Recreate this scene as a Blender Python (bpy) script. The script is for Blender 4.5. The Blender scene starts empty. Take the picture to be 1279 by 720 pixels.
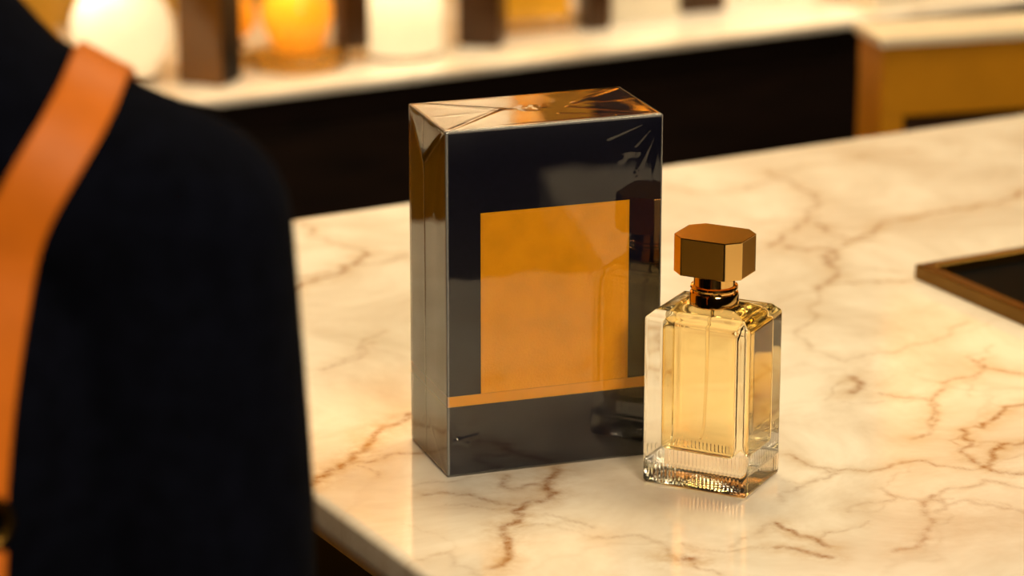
import bpy, bmesh, math, random
import numpy as np
from mathutils import Vector, Matrix, noise
from mathutils.bvhtree import BVHTree

random.seed(4)
SC = bpy.context.scene
COL = SC.collection
PI = math.pi
R = math.radians
TOP = 1.05            # counter top height
YAW = R(28.7)         # the counter and the back shelf run at this angle
CU, SU = math.cos(YAW), math.sin(YAW)


def W(u, v, z=0.0):
    """point in counter-aligned floor coordinates -> world"""
    return Vector((u * CU - v * SU, u * SU + v * CU, z))


# ------------------------------------------------------------------ camera
cam_d = bpy.data.cameras.new('camera')
cam = bpy.data.objects.new('camera', cam_d)
COL.objects.link(cam)
cam.location = (0, 0, TOP + 0.5789)
cam.rotation_euler = (R(90 - 17.02), 0, 0)
cam_d.sensor_width = 36
cam_d.lens = 4120 / 1279 * 36
cam_d.clip_start = 0.05
cam_d.dof.use_dof = True
cam_d.dof.focus_distance = 1.635
cam_d.dof.aperture_fstop = 6.6
SC.camera = cam

SC.view_settings.view_transform = 'Standard'
SC.view_settings.look = 'None'
SC.view_settings.exposure = 0.0
SC.cycles.max_bounces = 24
SC.cycles.transmission_bounces = 24
SC.cycles.transparent_max_bounces = 16
SC.view_settings.gamma = 1.0
SC.view_settings.use_curve_mapping = False

# ------------------------------------------------------------------ world and lamps
world = bpy.data.worlds.new('world')
SC.world = world
world.use_nodes = True
world.node_tree.nodes['Background'].inputs[0].default_value = (0.02, 0.012, 0.006, 1)
world.node_tree.nodes['Background'].inputs[1].default_value = 1.0

WARM = (1.0, 0.82, 0.56)


def area(name, loc, target, size, power, color=WARM, size_y=None, spread=180):
    d = bpy.data.lights.new(name, 'AREA')
    d.energy = power
    d.color = color
    d.size = size
    d.spread = R(spread)
    if size_y:
        d.shape = 'RECTANGLE'
        d.size_y = size_y
    else:
        d.shape = 'DISK'
    o = bpy.data.objects.new(name, d)
    COL.objects.link(o)
    o.location = loc
    dv = Vector(target) - Vector(loc)
    q = dv.to_track_quat('-Z', 'Y')
    o.rotation_euler = q.to_euler()
    return o


# ceiling downlights over the counter and the customer side, with added fills among them
area('overhead_light', W(1.45, 1.62, 2.62), W(1.2, 1.6, 1.05), 0.7, 8.4, (1.0, 0.80, 0.48), spread=120)
area('overhead_light', W(0.90, 1.85, 2.62), W(0.80, 1.65, 1.05), 0.35, 1.9, (1.0, 0.76, 0.40), spread=70)  # added fill, brightens the left of the marble
area('overhead_light', W(1.95, 2.30, 2.62), W(1.93, 2.58, 0.97), 0.2, 2.6, spread=50)  # added spot, brightens the white box on the shelf
area('overhead_light', W(0.95, 0.25, 2.62), W(0.85, 1.4, 1.1), 0.50, 0.15, spread=120)
area('overhead_light', W(2.3, 1.0, 2.62), W(1.2, 1.5, 1.05), 0.50, 2.6, spread=120)
area('overhead_light', W(0.30, 0.55, 2.62), W(0.45, 1.0, 1.3), 0.16, .6, spread=100)
area('overhead_light', W(0.35, -0.9, 2.6), W(0.75, 1.4, 1.12), 0.9, 14.2, spread=75)
area('overhead_light', W(0.60, 2.20, 2.62), W(0.62, 2.55, 0.9), 0.2, 3.2, spread=70)  # added to light the hidden gold cabinet and the shelf's left end
# strips under the wall shelves, the upper one added
def strip(u0, u1, v, z, power):
    o = area('shelf_strip_light', W((u0 + u1) / 2, v, z), W((u0 + u1) / 2, v, 0), u1 - u0, power, (1.0, 0.72, 0.37), 0.05)
    o.rotation_euler = (0, 0, YAW)
    return o
strip(0.3, 2.6, 2.69, 1.444, 2.6)
strip(0.3, 2.6, 2.69, 1.828, 16)  # unseen strip added so the film mirrors a bright gold wall


# ------------------------------------------------------------------ materials
def mat(name):
    m = bpy.data.materials.new(name)
    m.use_nodes = True
    return m, m.node_tree.nodes, m.node_tree.links


def pbr(name, color, rough=0.5, metal=0.0, spec=0.5, noise_amt=0.0, noise_scale=40, bump=0.0, bump_scale=200,
        coat=0.0, trans=0.0, ior=1.45, sheen=0.0, emit=None, sss=0.0, stretch=None):
    m, N, L = mat(name)
    b = N['Principled BSDF']
    c = (*color, 1)
    b.inputs['Base Color'].default_value = c
    b.inputs['Roughness'].default_value = rough
    b.inputs['Metallic'].default_value = metal
    b.inputs['Specular IOR Level'].default_value = spec
    b.inputs['Coat Weight'].default_value = coat
    b.inputs['Coat Roughness'].default_value = 0.05
    b.inputs['Transmission Weight'].default_value = trans
    b.inputs['IOR'].default_value = ior
    b.inputs['Sheen Weight'].default_value = sheen
    tc = N.new('ShaderNodeTexCoord')
    src = tc.outputs['Object']
    if stretch:
        mp = N.new('ShaderNodeMapping')
        mp.inputs['Scale'].default_value = stretch
        L.new(src, mp.inputs['Vector'])
        src = mp.outputs['Vector']
    if noise_amt:
        nz = N.new('ShaderNodeTexNoise')
        nz.inputs['Scale'].default_value = noise_scale
        nz.inputs['Detail'].default_value = 4
        L.new(src, nz.inputs['Vector'])
        mr = N.new('ShaderNodeMapRange')
        mr.inputs[1].default_value = 0.25
        mr.inputs[2].default_value = 0.75
        mr.inputs[3].default_value = 1 - noise_amt
        mr.inputs[4].default_value = 1 + noise_amt
        L.new(nz.outputs['Fac'], mr.inputs[0])
        vm = N.new('ShaderNodeVectorMath')
        vm.operation = 'SCALE'
        vm.inputs[0].default_value = color
        L.new(mr.outputs[0], vm.inputs['Scale'])
        L.new(vm.outputs[0], b.inputs['Base Color'])
    if bump:
        nb = N.new('ShaderNodeTexNoise')
        nb.inputs['Scale'].default_value = bump_scale
        nb.inputs['Detail'].default_value = 3
        L.new(src, nb.inputs['Vector'])
        bp = N.new('ShaderNodeBump')
        bp.inputs['Strength'].default_value = bump
        bp.inputs['Distance'].default_value = 0.001
        L.new(nb.outputs['Fac'], bp.inputs['Height'])
        L.new(bp.outputs['Normal'], b.inputs['Normal'])
    if emit:
        b.inputs['Emission Color'].default_value = (*emit[0], 1)
        b.inputs['Emission Strength'].default_value = emit[1]
    return m


def glass(name, color=(1, 1, 1), ior=1.5, rough=0.0):
    m, N, L = mat(name)
    N.remove(N['Principled BSDF'])
    g = N.new('ShaderNodeBsdfGlass')
    g.inputs['Color'].default_value = (*color, 1)
    g.inputs['IOR'].default_value = ior
    g.inputs['Roughness'].default_value = rough
    L.new(g.outputs[0], N['Material Output'].inputs['Surface'])
    return m


def opal(name, color, tcolor, mixf=0.75):
    """milky glass: lets an added point light inside shine through"""
    m, N, L = mat(name)
    N.remove(N['Principled BSDF'])
    t = N.new('ShaderNodeBsdfTranslucent')
    t.inputs['Color'].default_value = (*tcolor, 1)
    d = N.new('ShaderNodeBsdfDiffuse')
    d.inputs['Color'].default_value = (*color, 1)
    g = N.new('ShaderNodeBsdfGlossy')
    g.inputs['Roughness'].default_value = 0.1
    x = N.new('ShaderNodeMixShader')
    x.inputs[0].default_value = mixf
    L.new(d.outputs[0], x.inputs[1])
    L.new(t.outputs[0], x.inputs[2])
    y = N.new('ShaderNodeMixShader')
    fr = N.new('ShaderNodeFresnel')
    fr.inputs['IOR'].default_value = 1.4
    L.new(fr.outputs[0], y.inputs[0])
    L.new(x.outputs[0], y.inputs[1])
    L.new(g.outputs[0], y.inputs[2])
    L.new(y.outputs[0], N['Material Output'].inputs['Surface'])
    return m


def film_mat():
    m, N, L = mat('clear_film')
    N.remove(N['Principled BSDF'])
    t = N.new('ShaderNodeBsdfTransparent')
    t.inputs['Color'].default_value = (0.97, 0.96, 0.95, 1)
    g = N.new('ShaderNodeBsdfGlossy')
    g.inputs['Roughness'].default_value = 0.025
    fr = N.new('ShaderNodeFresnel')
    fr.inputs['IOR'].default_value = 1.82
    x = N.new('ShaderNodeMixShader')
    L.new(fr.outputs[0], x.inputs[0])
    L.new(t.outputs[0], x.inputs[1])
    L.new(g.outputs[0], x.inputs[2])
    # pale edges and seams: film haze plus lamp highlights put into the colour
    at = N.new('ShaderNodeAttribute')
    at.attribute_name = 'milky'
    df = N.new('ShaderNodeBsdfDiffuse')
    df.inputs['Color'].default_value = (0.9, 0.88, 0.85, 1)
    y = N.new('ShaderNodeMixShader')
    L.new(at.outputs['Fac'], y.inputs[0])
    L.new(x.outputs[0], y.inputs[1])
    L.new(df.outputs[0], y.inputs[2])
    L.new(y.outputs[0], N['Material Output'].inputs['Surface'])
    return m


def marble_mat(name, attr=True):
    m, N, L = mat(name)
    b = N['Principled BSDF']
    b.inputs['Roughness'].default_value = 0.10
    b.inputs['Specular IOR Level'].default_value = 0.5
    tc = N.new('ShaderNodeTexCoord')

    def noise_n(scale, detail, rough=0.6, dist=0.0, vec=None):
        n = N.new('ShaderNodeTexNoise')
        n.inputs['Scale'].default_value = scale
        n.inputs['Detail'].default_value = detail
        n.inputs['Roughness'].default_value = rough
        n.inputs['Distortion'].default_value = dist
        L.new(vec or tc.outputs['Object'], n.inputs['Vector'])
        return n

    def rng(src, a, b_, c, d):
        r = N.new('ShaderNodeMapRange')
        for k, x in enumerate((a, b_, c, d)):
            r.inputs[k + 1].default_value = x
        L.new(src, r.inputs[0])
        return r.outputs[0]

    def math_n(op, a, b_):
        q = N.new('ShaderNodeMath')
        q.operation = op
        for k, x in enumerate((a, b_)):
            if isinstance(x, (int, float)):
                q.inputs[k].default_value = x
            else:
                L.new(x, q.inputs[k])
        return q.outputs[0]

    def mixc(fac, a, b_):
        q = N.new('ShaderNodeMix')
        q.data_type = 'RGBA'
        L.new(fac, q.inputs[0])
        for k, x in ((6, a), (7, b_)):
            if isinstance(x, tuple):
                q.inputs[k].default_value = (*x, 1)
            else:
                L.new(x, q.inputs[k])
        return q.outputs[2]

    # warped network of fine veins
    wn = noise_n(6, 5)
    vm = N.new('ShaderNodeVectorMath')
    vm.operation = 'MULTIPLY_ADD'
    vm.inputs[1].default_value = (0.14, 0.14, 0.14)
    L.new(wn.outputs['Color'], vm.inputs[0])
    L.new(tc.outputs['Object'], vm.inputs[2])
    vo = N.new('ShaderNodeTexVoronoi')
    vo.feature = 'DISTANCE_TO_EDGE'
    vo.inputs['Scale'].default_value = 9
    L.new(vm.outputs[0], vo.inputs['Vector'])
    net = rng(vo.outputs['Distance'], 0.0, 0.035, 1, 0)
    mask = rng(noise_n(5, 2).outputs['Fac'], 0.45, 0.7, 0, 1)
    net = math_n('MULTIPLY', net, mask)
    cloud = rng(noise_n(9, 5, 0.65, 0.6).outputs['Fac'], 0.38, 0.68, 0, 1)
    base = mixc(cloud, (0.87, 0.81, 0.72), (0.66, 0.56, 0.45))
    fine = noise_n(140, 4, 0.7).outputs['Fac']
    if attr:
        a1 = N.new('ShaderNodeAttribute')
        a1.attribute_name = 'vein'
        a2 = N.new('ShaderNodeAttribute')
        a2.attribute_name = 'halo'
        brk = rng(fine, 0.3, 0.62, 0.25, 1.1)
        vv = math_n('MULTIPLY', a1.outputs['Fac'], brk)
        hh = math_n('MULTIPLY', a2.outputs['Fac'], rng(noise_n(60, 4, 0.7).outputs['Fac'], 0.35, 0.65, 0.1, 1.0))
        base = mixc(math_n('MINIMUM', math_n('MULTIPLY', hh, 0.75), 0.75), base, (0.55, 0.37, 0.20))
        base = mixc(math_n('MULTIPLY', net, 0.22), base, (0.40, 0.24, 0.11))
        base = mixc(math_n('MINIMUM', math_n('MULTIPLY', vv, 0.72), 0.9), base, (0.30, 0.13, 0.035))
    else:
        base = mixc(math_n('MULTIPLY', net, 0.5), base, (0.35, 0.2, 0.09))
    L.new(base, b.inputs['Base Color'])
    return m


M = {}
M['marble'] = marble_mat('counter_marble')
M['shelf_marble'] = marble_mat('shelf_marble', False)
M['black'] = pbr('black_lacquer', (0.006, 0.004, 0.003), 0.5, spec=0.2, noise_amt=0.3, noise_scale=20)
M['dark_wood'] = pbr('dark_stained_wood', (0.008, 0.0035, 0.002), 0.6, spec=0.15, noise_amt=0.5, noise_scale=14, stretch=(1, 1, 6))
M['wall'] = pbr('ochre_plaster', (0.60, 0.33, 0.045), 0.7, noise_amt=0.2, noise_scale=5, bump=0.2)
M['room_wall'] = pbr('brown_plaster', (0.05, 0.026, 0.012), 0.8, noise_amt=0.2, noise_scale=4, bump=0.2)
M['ceiling'] = pbr('dark_ceiling', (0.03, 0.02, 0.012), 0.9, noise_amt=0.1)
M['floor'] = pbr('dark_oak_floor', (0.03, 0.017, 0.009), 0.4, noise_amt=0.5, noise_scale=6, stretch=(1, 8, 1))
M['navy'] = pbr('navy_card', (0.006, 0.006, 0.016), 0.35, spec=0.35, noise_amt=0.25, noise_scale=300)
M['gold_label'] = pbr('brushed_gold_foil', (1.0, 0.495, 0.010), 0.42, metal=0.45, noise_amt=0.10, noise_scale=60, bump=0.25, bump_scale=900)
M['gold_band'] = pbr('gold_foil_band', (1.0, 0.50, 0.035), 0.38, metal=0.4, noise_amt=0.05)
M['film'] = film_mat()
M['glass'] = glass('bottle_glass', (1.0, 0.995, 0.98), 1.5)
M['perfume'] = glass('amber_perfume', (0.995, 0.905, 0.66), 0.905)
M['hollow'] = glass('air_in_glass', (1, 1, 1), 0.667)
M['cap_gold'] = pbr('satin_gold', (0.54, 0.25, 0.03), 0.24, metal=0.80, noise_amt=0.04, noise_scale=30)
M['tube'] = glass('clear_plastic_tube', (0.93, 0.90, 0.84), 1.07)
M['gold'] = pbr('polished_gold', (0.92, 0.58, 0.20), 0.09, metal=1.0, noise_amt=0.04, noise_scale=30)
M['brass'] = pbr('aged_brass', (0.17, 0.09, 0.016), 0.32, metal=1.0, noise_amt=0.15, noise_scale=25)
M['black_gloss'] = pbr('black_glass', (0.002, 0.002, 0.002), 0.5, spec=0.04, noise_amt=0.2)
M['gold_paint'] = pbr('gold_painted_wood', (0.68, 0.28, 0.008), 0.45, metal=0.3, noise_amt=0.12, noise_scale=18)
M['cream'] = pbr('cream_stone', (0.82, 0.70, 0.52), 0.4, noise_amt=0.08)
M['cream_card'] = pbr('cream_card', (0.85, 0.76, 0.60), 0.5, noise_amt=0.05)
M['brown_panel'] = pbr('brown_panel', (0.06, 0.024, 0.008), 0.5, noise_amt=0.2)
M['brown_glass'] = pbr('brown_lacquered_glass', (0.14, 0.052, 0.006), 0.15, coat=0.4, noise_amt=0.15)
M['dark_brown'] = pbr('dark_brown_card', (0.05, 0.019, 0.004), 0.3, noise_amt=0.2)
M['amber'] = pbr('amber_liquid_glass', (0.85, 0.42, 0.03), 0.12, coat=0.5, noise_amt=0.2, noise_scale=30)
M['gold_card'] = pbr('gold_card', (0.62, 0.30, 0.03), 0.35, metal=0.3, noise_amt=0.1)
M['clear'] = glass('clear_thick_glass', (0.99, 0.95, 0.86), 1.45)
M['opal_white'] = opal('milky_glass', (0.9, 0.85, 0.75), (0.95, 0.90, 0.78))
M['opal_amber'] = opal('amber_milky_glass', (0.8, 0.42, 0.05), (1.0, 0.55, 0.07))
M['coat'] = pbr('navy_wool', (0.0020, 0.0024, 0.0055), 0.95, spec=0.05, noise_amt=0.4, noise_scale=90, bump=0.5, bump_scale=700)
M['trousers'] = pbr('black_cloth', (0.004, 0.004, 0.005), 0.9, spec=0.1, noise_amt=0.3, noise_scale=90)
M['skin'] = pbr('skin', (0.55, 0.30, 0.19), 0.5, noise_amt=0.06, noise_scale=60)
M['hair'] = pbr('dark_brown_hair', (0.02, 0.010, 0.005), 0.45, noise_amt=0.5, noise_scale=60, stretch=(4, 4, 0.4))
M['shoe'] = pbr('black_leather', (0.006, 0.005, 0.005), 0.3, noise_amt=0.2)
M['tan'] = pbr('orange_tan_leather', (0.62, 0.15, 0.006), 0.5, spec=0.3, noise_amt=0.12, noise_scale=50, bump=0.3, bump_scale=500)
M['eye'] = pbr('eye', (0.06, 0.03, 0.02), 0.1, noise_amt=0.1)
M['lip'] = pbr('lips', (0.40, 0.12, 0.09), 0.4, noise_amt=0.1)


# ------------------------------------------------------------------ mesh helpers
def link(name, me, m=None, parent=None, smooth=False, kind=None):
    o = bpy.data.objects.new(name, me)
    COL.objects.link(o)
    if m is not None:
        me.materials.append(m)
    if parent is not None:
        o.parent = parent
    if smooth:
        me.polygons.foreach_set('use_smooth', [True] * len(me.polygons))
    if kind:
        o['kind'] = kind
    me.update()
    return o


def thing(name, label, cat, loc=(0, 0, 0), rotz=0.0, group=None):
    o = bpy.data.objects.new(name, None)
    o.empty_display_size = 0.05
    COL.objects.link(o)
    o.location = loc
    o.rotation_euler = (0, 0, rotz)
    return tag(o, label, cat, group)


def tag(o, label, cat, group=None):
    o['label'] = label
    o['category'] = cat
    if group:
        o['group'] = group
    return o


def from_bm(name, bm, m, parent=None, smooth=False, kind=None):
    bmesh.ops.recalc_face_normals(bm, faces=bm.faces)
    me = bpy.data.meshes.new(name)
    bm.to_mesh(me)
    bm.free()
    return link(name, me, m, parent, smooth, kind)


def box(bm, x0, x1, y0, y1, z0, z1):
    vs = [bm.verts.new(p) for p in ((x0, y0, z0), (x1, y0, z0), (x1, y1, z0), (x0, y1, z0),
                                    (x0, y0, z1), (x1, y0, z1), (x1, y1, z1), (x0, y1, z1))]
    for f in ((0, 3, 2, 1), (4, 5, 6, 7), (0, 1, 5, 4), (1, 2, 6, 5), (2, 3, 7, 6), (3, 0, 4, 7)):
        bm.faces.new([vs[i] for i in f])
    return vs


def bevelled(bm, w, seg=2):
    bmesh.ops.bevel(bm, geom=list(bm.edges), offset=w, segments=seg, affect='EDGES', profile=0.7)


def bbox(name, dims, m, parent=None, w=0.001, seg=2, kind=None):
    bm = bmesh.new()
    box(bm, *dims)
    if w:
        bevelled(bm, w, seg)
    return from_bm(name, bm, m, parent, False, kind)


def lathe(name, prof, m, parent=None, seg=64, cx=0, cy=0, smooth=True, sharp=35, scale_y=1.0):
    """surface of revolution; prof = (r, z) from bottom to top"""
    bm = bmesh.new()
    rings = []
    for r, z in prof:
        if r < 1e-7:
            rings.append([bm.verts.new((cx, cy, z))])
        else:
            rings.append([bm.verts.new((cx + r * math.cos(2 * PI * k / seg), cy + scale_y * r * math.sin(2 * PI * k / seg), z)) for k in range(seg)])
    for a, b in zip(rings, rings[1:]):
        for k in range(seg):
            k2 = (k + 1) % seg
            if len(a) == 1 and len(b) == 1:
                continue
            if len(a) == 1:
                bm.faces.new((a[0], b[k2], b[k]))
            elif len(b) == 1:
                bm.faces.new((a[k], a[k2], b[0]))
            else:
                bm.faces.new((a[k], a[k2], b[k2], b[k]))
    o = from_bm(name, bm, m, parent, smooth)
    if smooth:
        auto_sharp(o, sharp)
    return o


def auto_sharp(o, deg):
    bm = bmesh.new()
    bm.from_mesh(o.data)
    for e in bm.edges:
        if len(e.link_faces) == 2 and e.calc_face_angle(0) > R(deg):
            e.smooth = False
    bm.to_mesh(o.data)
    bm.free()


def axis_samples(length, r, step, nr=3):
    """samples along one edge of a rounded box: dense inside the rounding"""
    s = [r * (1 - math.cos(PI / 2 * k / nr)) for k in range(nr)]
    n = max(1, int(round((length - 2 * r) / step)))
    mid = [r + (length - 2 * r) * k / n for k in range(n + 1)]
    return s + mid + [length - x for x in reversed(s)]


def round_box(w, d, h, r, step, nr=3, disp=None):
    """closed rounded box with gridded faces, corner at the origin; disp(face, a, b, p) -> outward offset"""
    X, Y, Z = (axis_samples(L_, r, step, nr) for L_ in (w, d, h))
    verts, index, faces = [], {}, []

    def vert(p, off, n):
        k = (round(p[0], 7), round(p[1], 7), round(p[2], 7))
        if k in index:
            return index[k]
        q = Vector((min(max(p[0], r), w - r), min(max(p[1], r), d - r), min(max(p[2], r), h - r)))
        dv = Vector(p) - q
        dv = dv.normalized() * r if dv.length > 1e-9 else Vector(n) * r
        # inside a flat face
        verts.append(q + dv + Vector(n) * off)
        index[k] = len(verts) - 1
        return index[k]

    def grid(A, B, fn, n, face, flip):
        na, nb = len(A), len(B)
        ids = [[0] * nb for _ in range(na)]
        for i, a in enumerate(A):
            for j, b in enumerate(B):
                off = 0.0
                if disp and r <= a <= A[-1] - r and r <= b <= B[-1] - r:
                    off = disp(face, a, b)
                ids[i][j] = vert(fn(a, b), off, n)
        for i in range(na - 1):
            for j in range(nb - 1):
                q = (ids[i][j], ids[i + 1][j], ids[i + 1][j + 1], ids[i][j + 1])
                faces.append(q[::-1] if flip else q)

    grid(X, Z, lambda a, b: (a, 0, b), (0, -1, 0), 'front', False)
    grid(X, Z, lambda a, b: (a, d, b), (0, 1, 0), 'back', True)
    grid(Y, Z, lambda a, b: (0, a, b), (-1, 0, 0), 'left', True)
    grid(Y, Z, lambda a, b: (w, a, b), (1, 0, 0), 'right', False)
    grid(X, Y, lambda a, b: (a, b, 0), (0, 0, -1), 'bottom', True)
    grid(X, Y, lambda a, b: (a, b, h), (0, 0, 1), 'top', False)
    me = bpy.data.meshes.new('rounded')
    me.from_pydata([tuple(v) for v in verts], [], faces)
    return me


def tube(bm, pts, rad, seg=10, caps=True, flat=1.0, up=(0, 0, 1)):
    rings = []
    n = len(pts)
    pts = [Vector(p) for p in pts]
    for i, p in enumerate(pts):
        t = (pts[min(i + 1, n - 1)] - pts[max(i - 1, 0)]).normalized()
        a = t.cross(Vector(up))
        if a.length < 1e-4:
            a = t.cross(Vector((1, 0, 0)))
        a.normalize()
        b = a.cross(t)
        r = rad[i] if isinstance(rad, (list, tuple)) else rad
        rings.append([bm.verts.new(p + a * r * math.cos(2 * PI * k / seg) + b * r * flat * math.sin(2 * PI * k / seg)) for k in range(seg)])
    for a, b in zip(rings, rings[1:]):
        for k in range(seg):
            bm.faces.new((a[k], a[(k + 1) % seg], b[(k + 1) % seg], b[k]))
    if caps:
        bm.faces.new(rings[0][::-1])
        bm.faces.new(rings[-1])


def skin_mesh(name, V, E_, rad, m, parent, sub=2, root=0, clean=None):
    """one continuous body grown around a skeleton"""
    me = bpy.data.meshes.new(name)
    me.from_pydata(V, E_, [])
    o = bpy.data.objects.new(name, me)
    COL.objects.link(o)
    md = o.modifiers.new('skin', 'SKIN')
    md.use_smooth_shade = True
    sv = me.skin_vertices[0].data
    for i, r in enumerate(rad):
        sv[i].radius = r if isinstance(r, tuple) else (r, r)
        sv[i].use_root = (i == root)
    sd = o.modifiers.new('sub', 'SUBSURF')
    sd.levels = sub
    sd.render_levels = sub
    dg = bpy.context.evaluated_depsgraph_get()
    dg.update()
    me2 = bpy.data.meshes.new_from_object(o.evaluated_get(dg))
    bpy.data.objects.remove(o)
    me2.name = name
    me2.materials.clear()
    return link(name, me2, m, parent, True)


def uv_box(name, u0, u1, v0, v1, z0, z1, m, parent=None, w=0.0, kind=None):
    """box aligned with the counter, in world space"""
    o = bbox(name, (0, u1 - u0, 0, v1 - v0, 0, z1 - z0), m, parent, w, 2, kind)
    o.location = W(u0, v0, z0)
    o.rotation_euler = (0, 0, YAW)
    return o


def uv_part(name, t, dims, m, w=0.001, seg=2):
    return bbox(name, dims, m, t, w, seg)


# ================================================================== SETTING
uv_box('floor', -2.6, 4.2, -2.2, 3.0, -0.05, 0.0, M['floor'], kind='structure')
uv_box('ceiling', -2.6, 4.2, -2.2, 3.0, 2.70, 2.75, M['ceiling'], kind='structure')
uv_box('wall_back', -2.6, 4.2, 2.9, 3.0, 0.0, 2.70, M['wall'], kind='structure')
uv_box('wall_front', -2.6, 4.2, -2.3, -2.2, 0.0, 2.70, M['room_wall'], kind='structure')
uv_box('wall_left', -2.7, -2.6, -2.3, 3.0, 0.0, 2.70, M['room_wall'], kind='structure')
uv_box('wall_right', 4.2, 4.3, -2.3, 3.0, 0.0, 2.70, M['room_wall'], kind='structure')

# ------------------------------------------------------------------ counter
U0, U1, V0, V1 = 0.652, 3.0, 1.04, 1.861
VEINS = [
 (1.0,1.00,[(1.313,1.690),(1.279,1.672),(1.254,1.672),(1.226,1.675),(1.202,1.672),(1.165,1.650),(1.132,1.637),(1.101,1.607)]),
 (1.3,0.80,[(1.190,1.811),(1.188,1.774),(1.188,1.749),(1.154,1.707),(1.113,1.678),(1.092,1.660)]),
 (1.3,0.80,[(1.146,1.686),(1.145,1.653),(1.156,1.641)]),
 (1.6,0.90,[(1.102,1.654),(1.122,1.635),(1.090,1.584),(1.066,1.566)]),
 (1.0,0.80,[(1.066,1.566),(1.104,1.568),(1.127,1.556)]),
 (1.0,0.45,[(1.063,1.561),(1.016,1.510),(0.998,1.474),(1.004,1.446),(1.037,1.446),(1.079,1.456),(1.108,1.473)]),
 (1.4,0.35,[(1.185,1.804),(1.230,1.813),(1.273,1.821),(1.311,1.815)]),
 (1.0,0.80,[(1.075,1.413),(1.062,1.396),(1.023,1.380),(0.995,1.349),(0.976,1.326),(0.962,1.322)]),
 (1.0,0.90,[(1.070,1.421),(1.066,1.401),(1.073,1.387),(1.079,1.381)]),
 (1.8,1.00,[(0.992,1.422),(0.986,1.406),(0.976,1.399)]),
 (0.9,0.80,[(0.990,1.392),(0.997,1.378),(1.006,1.373),(1.001,1.357),(0.982,1.334)]),
 (1.0,1.20,[(1.047,1.339),(1.025,1.332),(1.015,1.326),(0.993,1.322),(0.983,1.299),(0.972,1.290),(0.969,1.270),(0.981,1.252)]),
 (1.0,1.30,[(1.010,1.290),(0.988,1.288),(0.981,1.277),(0.969,1.270)]),
 (0.8,0.80,[(0.892,1.334),(0.895,1.310),(0.931,1.296),(0.948,1.292),(0.970,1.269)]),
 (0.9,0.50,[(0.895,1.310),(0.898,1.298),(0.873,1.291),(0.852,1.278)]),
 (1.0,1.20,[(0.833,1.254),(0.833,1.244),(0.838,1.228),(0.838,1.216)]),
 (1.0,1.30,[(0.815,1.227),(0.823,1.218),(0.828,1.207),(0.832,1.203)]),
 (1.2,0.70,[(0.862,1.196),(0.870,1.196),(0.885,1.203),(0.896,1.214),(0.923,1.249)]),
 (1.4,1.30,[(0.779,1.376),(0.762,1.355),(0.760,1.342),(0.742,1.337),(0.725,1.318),(0.709,1.304),(0.684,1.269)]),
 (1.2,0.80,[(0.750,1.376),(0.743,1.357),(0.764,1.354)]),
 (1.0,0.80,[(0.701,1.371),(0.721,1.361),(0.727,1.343),(0.736,1.336)]),
 (0.8,0.50,[(0.741,1.319),(0.750,1.300),(0.752,1.292)]),
 (1.0,0.50,[(0.746,1.280),(0.761,1.275),(0.770,1.257),(0.771,1.234)]),
 (2.0,1.40,[(0.766,1.237),(0.773,1.234)]),
 (1.0,0.50,[(0.833,1.254),(0.810,1.245),(0.797,1.238)]),
 (1.5,1.30,[(0.751,1.485),(0.733,1.472),(0.708,1.450),(0.685,1.430),(0.665,1.419),(0.646,1.407)]),
 (1.0,0.90,[(0.729,1.426),(0.717,1.432),(0.701,1.427),(0.684,1.428)]),
 (1.0,0.45,[(0.742,1.573),(0.768,1.587),(0.788,1.604)]),
 (1.4,1.10,[(0.772,1.705),(0.787,1.716),(0.797,1.723),(0.824,1.733),(0.838,1.749),(0.864,1.766)]),
 (1.1,0.70,[(0.788,1.740),(0.798,1.740),(0.822,1.740),(0.849,1.750),(0.886,1.754)]),
 (1.2,0.70,[(0.853,1.881),(0.858,1.843),(0.856,1.797),(0.864,1.766)]),
 (1.0,0.50,[(0.746,1.574),(0.778,1.598),(0.803,1.619)]),
 (1.2,0.50,[(1.112,1.818),(1.124,1.788),(1.150,1.779),(1.185,1.789)]),
 (1.0,0.40,[(0.675,1.263),(0.676,1.297),(0.658,1.295)]),
 (1.0,0.60,[(0.910,1.229),(0.934,1.235),(0.948,1.208)]),
 (1.0,0.60,[(0.906,1.270),(0.920,1.236),(0.958,1.254),(0.969,1.235)]),
 (1.0,0.50,[(0.873,1.250),(0.905,1.255),(0.928,1.240)]),
]


def frac_line(pts, depth, rough, rnd):
    pts = [np.array(p) for p in pts]
    for _ in range(depth):
        out = [pts[0]]
        for a, b in zip(pts, pts[1:]):
            d = b - a
            n = np.array((-d[1], d[0]))
            out += [(a + b) / 2 + n * rnd.uniform(-rough, rough), b]
        pts = out
    return pts


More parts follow.
